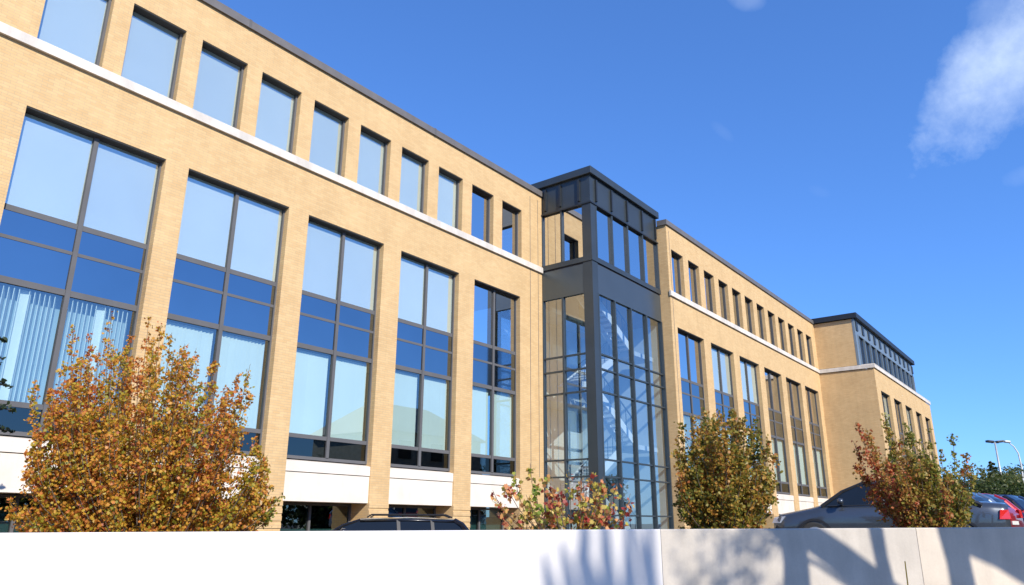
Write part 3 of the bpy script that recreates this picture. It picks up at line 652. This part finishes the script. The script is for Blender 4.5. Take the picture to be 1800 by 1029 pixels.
# ------------------------------------------------------------------ trees and shrubs
LEAF = [(0, -.5), (.22, -.30), (.5, -.22), (.33, .0), (.48, .28), (.18, .22), (0, .55), (-.18, .22), (-.48, .28), (-.33, .0), (-.5, -.22), (-.22, -.30)]
OVAL = [(0, -.5), (.26, -.15), (.22, .2), (0, .5), (-.22, .2), (-.26, -.15)]
def leaf_mesh(name, P, T, size, material, parent, rng, shape, up=.35):
    n = len(P); k = len(shape); P = np.asarray(P); sz = size*rng.uniform(.65, 1.3, n)
    nv = rng.normal(size=(n, 3)); nv[:, 2] += up; nv /= np.linalg.norm(nv, axis=1)[:, None]
    a = rng.normal(size=(n, 3)); a -= nv*(a*nv).sum(1)[:, None]; a /= np.linalg.norm(a, axis=1)[:, None]; b = np.cross(nv, a)
    sh = np.array(shape)
    bend = -.25*np.abs(sh[:, 0])
    V = P[:, None, :]+sz[:, None, None]*(sh[None, :, 0, None]*a[:, None, :]+sh[None, :, 1, None]*b[:, None, :]+bend[None, :, None]*nv[:, None, :])
    off = np.array([0, 0, ZC]); q = parent
    while q is not None: off = off-np.array(q.location); q = q.parent
    V = V.reshape(-1, 3)+off
    me = bpy.data.meshes.new(name); me.vertices.add(n*k); me.loops.add(n*k); me.polygons.add(n)
    me.vertices.foreach_set('co', V.astype(np.float32).ravel()); me.loops.foreach_set('vertex_index', np.arange(n*k, dtype=np.int32))
    me.polygons.foreach_set('loop_start', np.arange(0, n*k, k, dtype=np.int32)); me.polygons.foreach_set('loop_total', np.full(n, k, dtype=np.int32))
    me.update(calc_edges=True)
    at = me.attributes.new('leaf_tint', 'FLOAT', 'FACE'); at.data.foreach_set('value', np.clip(T, 0, 1).astype(np.float32))
    me.materials.append(material); o = bpy.data.objects.new(name, me); COL.objects.link(o); o.parent = parent; return o
def bez(a, b, c, t): return a*(1-t)**2+b*2*t*(1-t)+c*t*t
def shoot_tree(name, label, cat, base, tips, nleaf, size, stops, seed, r0=.30, r1=.05, fork=.5, trunk=.05, shape=LEAF, group=None, tint0=.5, tvar=.18, tmin=.22, tintfn=None, power=.8):
    """upright many-shooted tree: every shoot runs from the stem to its own tip and carries leaves round itself"""
    rng = np.random.default_rng(seed); random.seed(seed)
    root = empty(name, base); tag(root, label, cat, group)
    base = np.array(base); tr = MB(); top = base+np.array([0, 0, fork])
    tr.tube([base-np.array([0, 0, .1]), (base+top)/2+rng.normal(size=3)*.02, top], [trunk*1.25, trunk, trunk*.85], 9)
    P = []; T = []
    tips = [np.array(t) for t in tips]; Ls = np.array([np.linalg.norm(t-top) for t in tips]); cnt = (Ls**1.15/np.sum(Ls**1.15)*nleaf).astype(int)
    for t, c in zip(tips, cnt):
        out_ = t-top; ctrl = top+np.array([out_[0]*.85, out_[1]*.85, out_[2]*.30])+rng.normal(size=3)*.05
        st = top-np.array([0, 0, rng.uniform(0, fork*.6)])
        pts = [bez(st, ctrl, t, u) for u in np.linspace(0, 1, 7)]
        tr.tube(pts, [trunk*.26*(1-u)+.003 for u in np.linspace(0, 1, 7)], 5)
        tc_ = tint0+rng.normal()*tvar*.8+(tintfn(t) if tintfn else 0)
        u = tmin+(1-tmin)*rng.uniform(0, 1, c)**power
        rr = r1+(r0-r1)*(1-u)**.75
        # side twigs: leaves gather in small tufts
        nt = max(3, c//7); tu = tmin+(1-tmin)*rng.uniform(0, 1, nt)**power; tdir = rng.normal(size=(nt, 3)); tdir /= np.linalg.norm(tdir, axis=1)[:, None]
        for i in range(c):
            q = rng.integers(nt); uu = tu[q]; R_ = (r1+(r0-r1)*(1-uu)**.75)
            p = bez(st, ctrl, t, uu)+tdir[q]*R_*rng.uniform(.15, 1.0)+rng.normal(size=3)*size*.55
            P.append(p); T.append(tc_+rng.normal()*tvar)
    tr.build('trunk', M_BARK, root, smooth=True)
    leaf_mesh('crown', np.array(P), np.array(T), size, leaf_mat(name+'_leaves', stops), root, rng, shape)
    return root
def px_tips(lst, d, jit, seed):
    rng = np.random.default_rng(seed); res = []
    for x, y in lst:
        p = W(x, y, d+rng.uniform(-jit, jit)); res.append(np.array(p))
    return res
def fill_tips(n, prof, d, depthhalf, seed, bot=.35):
    """random inner tips under a silhouette: prof = [(px, py_top)...]"""
    rng = np.random.default_rng(seed); xs = [p[0] for p in prof]; ys = [p[1] for p in prof]; res = []
    cx = (xs[0]+xs[-1])/2; hw = (xs[-1]-xs[0])/2
    for i in range(n):
        x = rng.uniform(xs[0], xs[-1]); top = np.interp(x, xs, ys); k = rng.uniform(0, 1)
        y = top+(922-top)*(k**1.5)*bot*2
        e = math.sqrt(max(.05, 1-((x-cx)/hw)**2))
        res.append(np.array(W(x, min(y, 922), d+rng.uniform(-1, 1)*depthhalf*e)))
    return res
def below(dd, base, n, rad_, z0, z1, seed):
    rng = np.random.default_rng(seed); res = []
    for i in range(n):
        a = rng.uniform(0, 2*math.pi); r = rad_*math.sqrt(rng.uniform(.3, 1)); res.append(np.array([base[0]+r*math.cos(a), base[1]+r*math.sin(a), rng.uniform(z0, z1)]))
    return res
AUT1 = [(0, (.10, .15, .02)), (.3, (.36, .32, .03)), (.5, (.62, .36, .04)), (.68, (.64, .24, .05)), (.85, (.42, .10, .03)), (1, (.24, .05, .02))]
AUT2 = [(0, (.22, .30, .04)), (.25, (.52, .50, .09)), (.45, (.72, .52, .14)), (.65, (.72, .32, .14)), (.85, (.50, .07, .05)), (1, (.25, .04, .03))]
AUT3 = [(0, (.05, .09, .02)), (.35, (.13, .15, .025)), (.55, (.34, .27, .04)), (.75, (.50, .26, .05)), (1, (.42, .14, .04))]
AUT4 = [(0, (.10, .15, .02)), (.3, (.25, .25, .04)), (.5, (.42, .30, .06)), (.7, (.50, .20, .07)), (.88, (.52, .10, .05)), (1, (.36, .06, .04))]
def gp(px, d, dz=.08): a = W(px, 930, d); lat = a.dot(HR); return (a.x, a.y, gz(lat)+dz)
# 1 big orange shrub at the left
D1 = 10.9; b1 = gp(262, D1)
t1 = px_tips([(128, 575), (196, 548), (160, 590), (262, 562), (283, 572), (302, 585), (345, 612), (378, 632), (420, 655), (438, 690), (452, 770), (470, 800), (492, 872), (60, 672), (100, 700), (52, 795), (40, 830), (15, 875), (112, 640), (140, 625), (230, 590), (325, 605), (400, 690), (462, 850), (480, 895), (25, 905), (440, 640)], D1, .5, 1)
prof1 = [(42, 850), (62, 740), (100, 665), (145, 628), (200, 600), (260, 592), (310, 612), (360, 645), (415, 685), (450, 745), (480, 860)]
shoot_tree('autumn_shrub', 'large bushy orange and yellow shrub with pointed shoots in front of the leftmost windows', 'shrub', b1,
           t1+fill_tips(190, prof1, D1, 1.2, 2, .42)+below(D1, b1, 36, 1.65, -.55, .25, 3), 78000, .043, AUT1, 11, r0=.32, r1=.05, fork=.35, trunk=.04, tint0=.54, tvar=.15, tmin=.10)
# 2 sparse small one with larger leaves
D2 = 9.9; b2 = gp(1005, D2)
t2 = px_tips([(905, 835), (932, 815), (866, 862), (890, 850), (1040, 832), (1060, 838), (1000, 828), (1108, 868), (1098, 905), (1085, 850), (960, 845), (880, 900), (1020, 840), (985, 850), (1075, 872), (925, 870)], D2, .35, 4)
prof2 = [(880, 905), (915, 872), (960, 850), (1010, 845), (1060, 848), (1095, 890)]
shoot_tree('young_maple', 'small sparse young maple with large red and yellow leaves before the glazed tower', 'tree', b2,
           t2+fill_tips(34, prof2, D2, .55, 5), 1900, .062, AUT2, 12, r0=.16, r1=.03, fork=.45, trunk=.02, tint0=.48, tvar=.24, tmin=.25)
# 3 rounded green-orange tree
D3 = 13.0; b3 = gp(1275, D3)
t3 = px_tips([(1196, 745), (1215, 735), (1240, 722), (1262, 716), (1285, 722), (1305, 735), (1330, 742), (1350, 770), (1362, 800), (1190, 790), (1192, 830), (1360, 845), (1200, 870), (1340, 880), (1225, 745), (1320, 760)], D3, .5, 6)
prof3 = [(1192, 840), (1205, 770), (1235, 735), (1270, 726), (1310, 740), (1345, 780), (1360, 850)]
shoot_tree('rounded_tree', 'compact rounded tree with green and rust coloured leaves right of the glazed tower', 'tree', b3,
           t3+fill_tips(70, prof3, D3, .8, 7)+below(D3, b3, 22, .72, -.4, .45, 8), 26000, .050, AUT3, 13, r0=.27, r1=.08, fork=.55, trunk=.04, tint0=.60, tvar=.17, tmin=.2)
# 4 spreading reddish shrub
D4 = 12.2; b4 = gp(1636, D4)
t4 = px_tips([(1500, 775), (1508, 745), (1522, 752), (1505, 815), (1528, 765), (1555, 728), (1562, 752), (1590, 742), (1630, 755), (1675, 765), (1652, 792), (1700, 800), (1710, 835), (1705, 868), (1700, 900), (1520, 830), (1535, 850), (1600, 760), (1615, 775), (1580, 770)], D4, .5, 9)
prof4 = [(1538, 822), (1560, 800), (1585, 790), (1620, 800), (1660, 822), (1700, 868)]
shoot_tree('spreading_shrub', 'loose spreading shrub, reddish left side, olive green right side, before the end block', 'shrub', b4,
           t4+fill_tips(64, prof4, D4, .9, 10, .22)+below(D4, b4, 22, .62, -.4, .3, 11), 22000, .045, AUT4, 14, r0=.20, r1=.04, fork=.35, trunk=.03, tint0=.42, tvar=.14, tmin=.2,
           tintfn=lambda t: .32*min(1, max(0, (-.45-(Vector(t).dot(HR)-Vector(b4).dot(HR)))/.4)))

# generic trees
def conifer(name, label, base, H, R, seed, stops, n=2600, size=.12, group=None, cat='tree', t0=.08):
    rng = np.random.default_rng(seed); root = empty(name, base); tag(root, label, cat, group)
    base = np.array(base, float); m = MB(); m.tube([base-np.array([0, 0, .2]), base+np.array([0, 0, H*.5]), base+np.array([0, 0, H*.98])], [R*.07, R*.045, R*.01], 8)
    P = []; T = []
    nb = max(12, int(H*9))
    for i in range(nb):
        t = t0+(.98-t0)*i/nb; a = i*2.4+rng.uniform(-.3, .3); L_ = R*(1-t)**.85*rng.uniform(.8, 1.1)+.05
        st = base+np.array([0, 0, H*t]); en = st+np.array([math.cos(a)*L_, math.sin(a)*L_, -L_*.18])
        m.tube([st, (st+en)/2+np.array([0, 0, -.03*L_]), en], [.02+.01*(1-t)*H/6, .015, .006], 4)
        c = int(n/nb*(.4+1.2*(1-t)))
        for q in range(c):
            u = rng.uniform(.1, 1)**.7; w = L_*.22*(1.1-u)
            P.append(st+(en-st)*u+rng.normal(size=3)*np.array([w, w, w*.35])); T.append(.5+rng.normal()*.2)
    m.build('trunk', M_BARK, root, smooth=True)
    leaf_mesh('crown', np.array(P), np.array(T), size, leaf_mat(name+'_needles', stops), root, rng, OVAL, up=.1); return root
def broadleaf(name, label, base, H, R, seed, stops, n=2600, size=.22, group=None, zc=.55):
    rng = np.random.default_rng(seed); root = empty(name, base); tag(root, label, 'tree', group)
    base = np.array(base, float); m = MB(); m.tube([base-np.array([0, 0, .2]), base+np.array([0, 0, H*.35]), base+np.array([.1, 0, H*.7])], [H*.03, H*.022, H*.008], 8)
    cl = []; P = []; T = []
    for i in range(26):
        v = rng.normal(size=3); v /= np.linalg.norm(v); r = rng.uniform(.45, 1)**.6
        c = base+np.array([v[0]*R*r*.8, v[1]*R*r*.8, H*zc+v[2]*H*(1-zc)*.82*r]); st = base+np.array([0, 0, H*rng.uniform(.25, .5)])
        m.tube([st, (st+c)/2, c], [H*.010, H*.007, H*.003], 5); cl.append((c, R*rng.uniform(.22, .38), rng.normal()*.12))
    for c, r, tt in cl:
        for q in range(n//26):
            v = rng.normal(size=3); v /= np.linalg.norm(v); P.append(c+v*r*rng.uniform(.3, 1)**.5); T.append(.5+tt+rng.normal()*.16)
    m.build('trunk', M_BARK, root, smooth=True)
    leaf_mesh('crown', np.array(P), np.array(T), size, leaf_mat(name+'_leaves', stops), root, rng, OVAL); return root
GRN = [(0, (.02, .035, .012)), (.5, (.05, .085, .022)), (1, (.11, .13, .03))]
OLV = [(0, (.04, .06, .015)), (.5, (.10, .13, .03)), (.8, (.22, .19, .05)), (1, (.30, .17, .05))]
DRK = [(0, (.01, .02, .01)), (.5, (.025, .045, .02)), (1, (.05, .08, .03))]
# dark conifer whose branch tips enter at the left edge
cb = gp(-132, 11.5)
conifer('dark_conifer', 'dark conifer whose branch tips poke in at the left edge of the view', cb, 4.9, 1.75, 21, DRK, n=3600, size=.085, t0=.52)
# background greenery at the right
bk = [(1715, 50, 838, 4.2, 'olive'), (1745, 44, 850, 3.2, 'grn'), (1764, 56, 808, 1.8, 'con'), (1745, 60, 826, 1.6, 'con'), (1800, 46, 846, 3.6, 'olive'), (1835, 52, 836, 4.5, 'grn'), (1685, 62, 842, 4.5, 'grn'), (1880, 50, 838, 4.5, 'olive'), (1788, 66, 822, 3.0, 'grn')]
labs = {0: 'low olive green tree just right of the end block behind the cars', 1: 'low green tree behind the silver hatchback', 2: 'pointed conifer directly under the double headed lamp', 3: 'narrow conifer left of the double headed lamp pole',
        4: 'olive tree behind the dark blue car at the right edge', 5: 'green tree beyond the right edge of the car row', 6: 'distant green tree showing beside the end block', 7: 'olive tree far to the right outside the car row', 8: 'tall hazy green tree farthest back at the right'}
for i, (px, d, H, R_, kd) in enumerate(bk):
    b = gp(px, d, 0); H = W(px, H, d).z-b[2]
    if kd == 'con': conifer('distant_conifer', labs[i], b, H, R_, 40+i, GRN, n=5200, size=.2, group='trees beyond the car park')
    else: broadleaf('distant_tree', labs[i], b, H, R_, 40+i, OLV if kd == 'olive' else GRN, n=9000, size=.17, group='trees beyond the car park')

# ------------------------------------------------------------------ lamps
M_POLE = simple('galvanised_pole', (.42, .44, .46), .45, metal=.4)
def lamp_double():
    d = 60; top = W(1749, 779, d); lat = top.dot(HR); g = gz(lat); root = empty('street_lamp', (top.x, top.y, g)); tag(root, 'street lamp with two flat dark heads on a pale pole above the conifers', 'street lamp')
    m = MB(); m.tube([(top.x, top.y, g), (top.x, top.y, g+2), (top.x, top.y, top.z)], [.12, .10, .06], 10); m.build('pole', M_POLE, root, smooth=True)
    for s_ in (-1, 1):
        a = top+HR*(s_*.1); b = top+HR*(s_*.64)+Vector((0, 0, .05)); m = MB()
        m.prism([a-HV*.16, b-HV*.20, b+HV*.20, a+HV*.16], Vector((0, 0, .17))); m.build('lamp_head', M_TRIM, root, bevel=.03)
    m = MB(); m.bar(top-HR*.3, top+HR*.3, .06); m.build('cross_arm', M_POLE, root)
def lamp_curved():
    d = 48; bot = W(1799, 850, d); g = gz(bot.dot(HR)); root = empty('street_lamp', (bot.x, bot.y, g)); tag(root, 'pale street lamp with a long curved arm reaching left at the right edge', 'street lamp')
    pts = [Vector((bot.x, bot.y, g)), bot, W(1796, 822, d), W(1790, 797, d), W(1782, 785, d), W(1774, 779, d)]
    m = MB(); m.tube(pts, [.07, .05, .045, .04, .035, .03], 10); m.build('pole', simple('pale_pole', (.62, .64, .66), .5), root, smooth=True)
    m = MB(); a = W(1775, 779, d); b = W(1765, 778, d); m.prism([a-HV*.14, b-HV*.12, b+HV*.12, a+HV*.14], Vector((0, 0, .12))); m.build('lamp_head', M_POLE, root, bevel=.03)
lamp_double(); lamp_curved()

# ------------------------------------------------------------------ across the street, seen only mirrored in the glass: a house and a line of trees
YM = 20.38*S
def mirrored(px, py, d): p = W(px, py, 1.0); p = p*(d/math.hypot(p.x, p.y)); return Vector((p.x, 2*YM-p.y, p.z))
def house():
    c = mirrored(700, 760, 62); zt = mirrored(700, 714, 62).z; ze = mirrored(600, 772, 62).z
    root = empty('house', (c.x, c.y, -ZC)); tag(root, 'pale house with a hipped grey roof across the street', 'house')
    w, dp = 5.3, 4.2
    m = MB(); m.box(c.x-w, c.x+w, c.y-dp, c.y+dp, -ZC, ze); m.build('wall', simple('house_render', (.42, .44, .40), .8), root)
    m = MB(); e = .5
    A = [(c.x-w-e, c.y-dp-e, ze), (c.x+w+e, c.y-dp-e, ze), (c.x+w+e, c.y+dp+e, ze), (c.x-w-e, c.y+dp+e, ze)]
    T_ = [(c.x-w+2.2, c.y, zt), (c.x+w-2.2, c.y, zt)]
    m.poly([A[0], A[1], T_[1], T_[0]]); m.poly([A[1], A[2], T_[1]]); m.poly([A[2], A[3], T_[0], T_[1]]); m.poly([A[3], A[0], T_[0]]); m.poly([A[3], A[2], A[1], A[0]])
    m.build('roof', simple('roof_tile', (.16, .17, .16), .7), root)
    for x in (-3.4, 0, 3.4):
        for z in (ze-1.9, ze-5.0):
            m = MB(); m.box(c.x+x-.6, c.x+x+.6, c.y+dp+.002, c.y+dp+.06, z, z+1.3); m.build('window', M_TRIM, root)
house()
rs = random.Random(9)
protos = []
for i in range(22):
    px = -150+i*88+rs.uniform(-20, 20); d = 52+rs.uniform(-6, 8)+max(0, i-12)*3
    p = W(px, 930, 1.0); p = p*(d/math.hypot(p.x, p.y)); q = Vector((p.x, min(2*YM-p.y, -9-.12*p.x), -ZC))
    if len(protos) < 3:
        if len(protos) == 1: r_ = conifer('street_conifer', 'tall dark conifer in the tree line across the street', q, 7.4, 2.1, 60, DRK, n=2600, size=.34, group='tree line across the street')
        else: r_ = broadleaf('street_tree', 'broad dark green tree in the tree line across the street', q, 6.3, 3.6, 61+i, GRN, n=2600, size=.36, group='tree line across the street', zc=.5)
        protos.append(r_)
    else:
        src = protos[rs.randrange(3)]; c = src.copy(); COL.objects.link(c); c.location = (q.x, q.y, 0); c.rotation_euler.z = rs.uniform(0, 6); s_ = rs.uniform(.85, 1.15); c.scale = (s_*1.15, s_*1.15, s_)
        for ch in src.children: k_ = ch.copy(); COL.objects.link(k_); k_.parent = c

# ------------------------------------------------------------------ bare trees behind the camera that throw the shadows on the wall
def wall_pt(px, py):
    a = wall_lat(px); dep = wall_depth(a)-.125; v = VF+VR*((px-CX)/FPX)-VU*((py-CY)/FPX); return v*(dep/v.dot(HV))
def shadow_tree(label, limbs, t, base_px, seed, wscale=1.0, crown=None):
    """limbs: list of [(px,py,width px),...] shadow outlines on the wall; each becomes a tapering limb t metres nearer the sun"""
    bp = wall_pt(*base_px)+SUN*t; root = empty('bare_tree', (bp.x, bp.y, -ZC)); tag(root, label, 'tree')
    m = MB(); jointz = None
    for j, limb in enumerate(limbs):
        pts = []; rs_ = []
        for (x, y, w) in limb: p = wall_pt(x, y); pts.append(p+SUN*(t+.15*j)); rs_.append(w/FPX*9.0*.5*wscale)
        m.tube(pts, rs_, 9)
    m.build('trunk', M_BARK, root, smooth=True)
    if crown:
        rng = np.random.default_rng(seed); P = []
        for (x0, y0, x1, y1, sl_, n) in crown:
            for i in range(n):
                y = rng.uniform(y0, y1); x = rng.uniform(x0, x1)-sl_*(y-930); P.append(np.array(wall_pt(x, y)+SUN*(t+rng.uniform(-.8, 2.5))))
        leaf_mesh('crown', np.array(P), rng.uniform(0, 1, len(P)), .10, leaf_mat('thin_leaves', OLV), root, rng, OVAL)
    return root
shadow_tree('bare tree with slanting limbs standing by the camera side pavement', [
    [(1352, 905, 36), (1388, 935, 38), (1398, 985, 40), (1400, 1040, 44), (1400, 1150, 52), (1400, 1400, 60), (1400, 1900, 70)],
    [(1380, 895, 22), (1425, 945, 36), (1480, 985, 38), (1530, 1022, 36), (1570, 1052, 34), (1625, 1110, 40)],
    [(1532, 890, 22), (1540, 940, 24), (1548, 985, 22), (1562, 1040, 22), (1625, 1110, 34)],
    [(1660, 880, 40), (1668, 930, 42), (1682, 985, 40), (1692, 1040, 42), (1690, 1150, 60), (1680, 1400, 70), (1670, 1900, 90)],
    [(1625, 1110, 40), (1660, 1180, 44), (1690, 1260, 50)],
    [(1660, 900, 30), (1700, 935, 60), (1760, 955, 70), (1830, 985, 90), (1950, 1020, 80), (2080, 1200, 90), (2080, 1900, 90)],
    [(1350, 950, 6), (1440, 995, 7), (1490, 1030, 8), (1560, 1080, 10), (1625, 1110, 12)],
], 7.0, (1400, 1400), 1)
shadow_tree('slender bare tree with upright tapering limbs farther behind the camera', [
    [(955, 968, 4), (960, 1000, 12), (968, 1040, 20), (1010, 1200, 30)], [(985, 948, 4), (993, 985, 14), (1003, 1040, 22), (1020, 1200, 30)],
    [(1022, 880, 8), (1028, 940, 18), (1025, 985, 24), (1040, 1040, 34), (1040, 1200, 44)], [(1058, 860, 8), (1063, 930, 16), (1066, 985, 22), (1074, 1040, 26), (1060, 1200, 34)],
    [(1098, 850, 8), (1102, 930, 12), (1105, 985, 20), (1108, 1040, 30), (1080, 1200, 34)], [(1110, 900, 6), (1125, 960, 12), (1140, 1040, 18), (1100, 1200, 34)],
    [(1140, 850, 10), (1142, 940, 14), (1146, 1000, 16), (1150, 1040, 18), (1110, 1200, 34)], [(1060, 1180, 60), (1062, 1400, 70), (1062, 2200, 90)]], 17.0, (1062, 1400), 2)
shadow_tree('leafy tree behind the camera shading the middle of the wall', [[(1300, 1050, 40), (1300, 1300, 60), (1300, 2200, 80)], [(1300, 1150, 20), (1230, 1050, 10)], [(1300, 1150, 20), (1370, 1040, 10)]], 15.0, (1300, 1400), 3,
            crown=[(1180, 800, 1425, 1130, 0, 330), (1300, 800, 1400, 1130, 1.0, 520)])
def marker_stick():
    a = wall_pt(1571, 985)-HV*.25; b = wall_pt(1580, 1060)-HV*.25; d = (a-b).normalized(); g = b-d*((b.z+ZC)/d.z)
    m = MB(); m.tube([g, b, a], [.009, .008, .006], 6); o = m.build('marker_stick', simple('yellow_paint', (.65, .38, .04), .5)); tag(o, 'thin yellow stick standing in front of the wall near its right end', 'stick')
marker_stick()
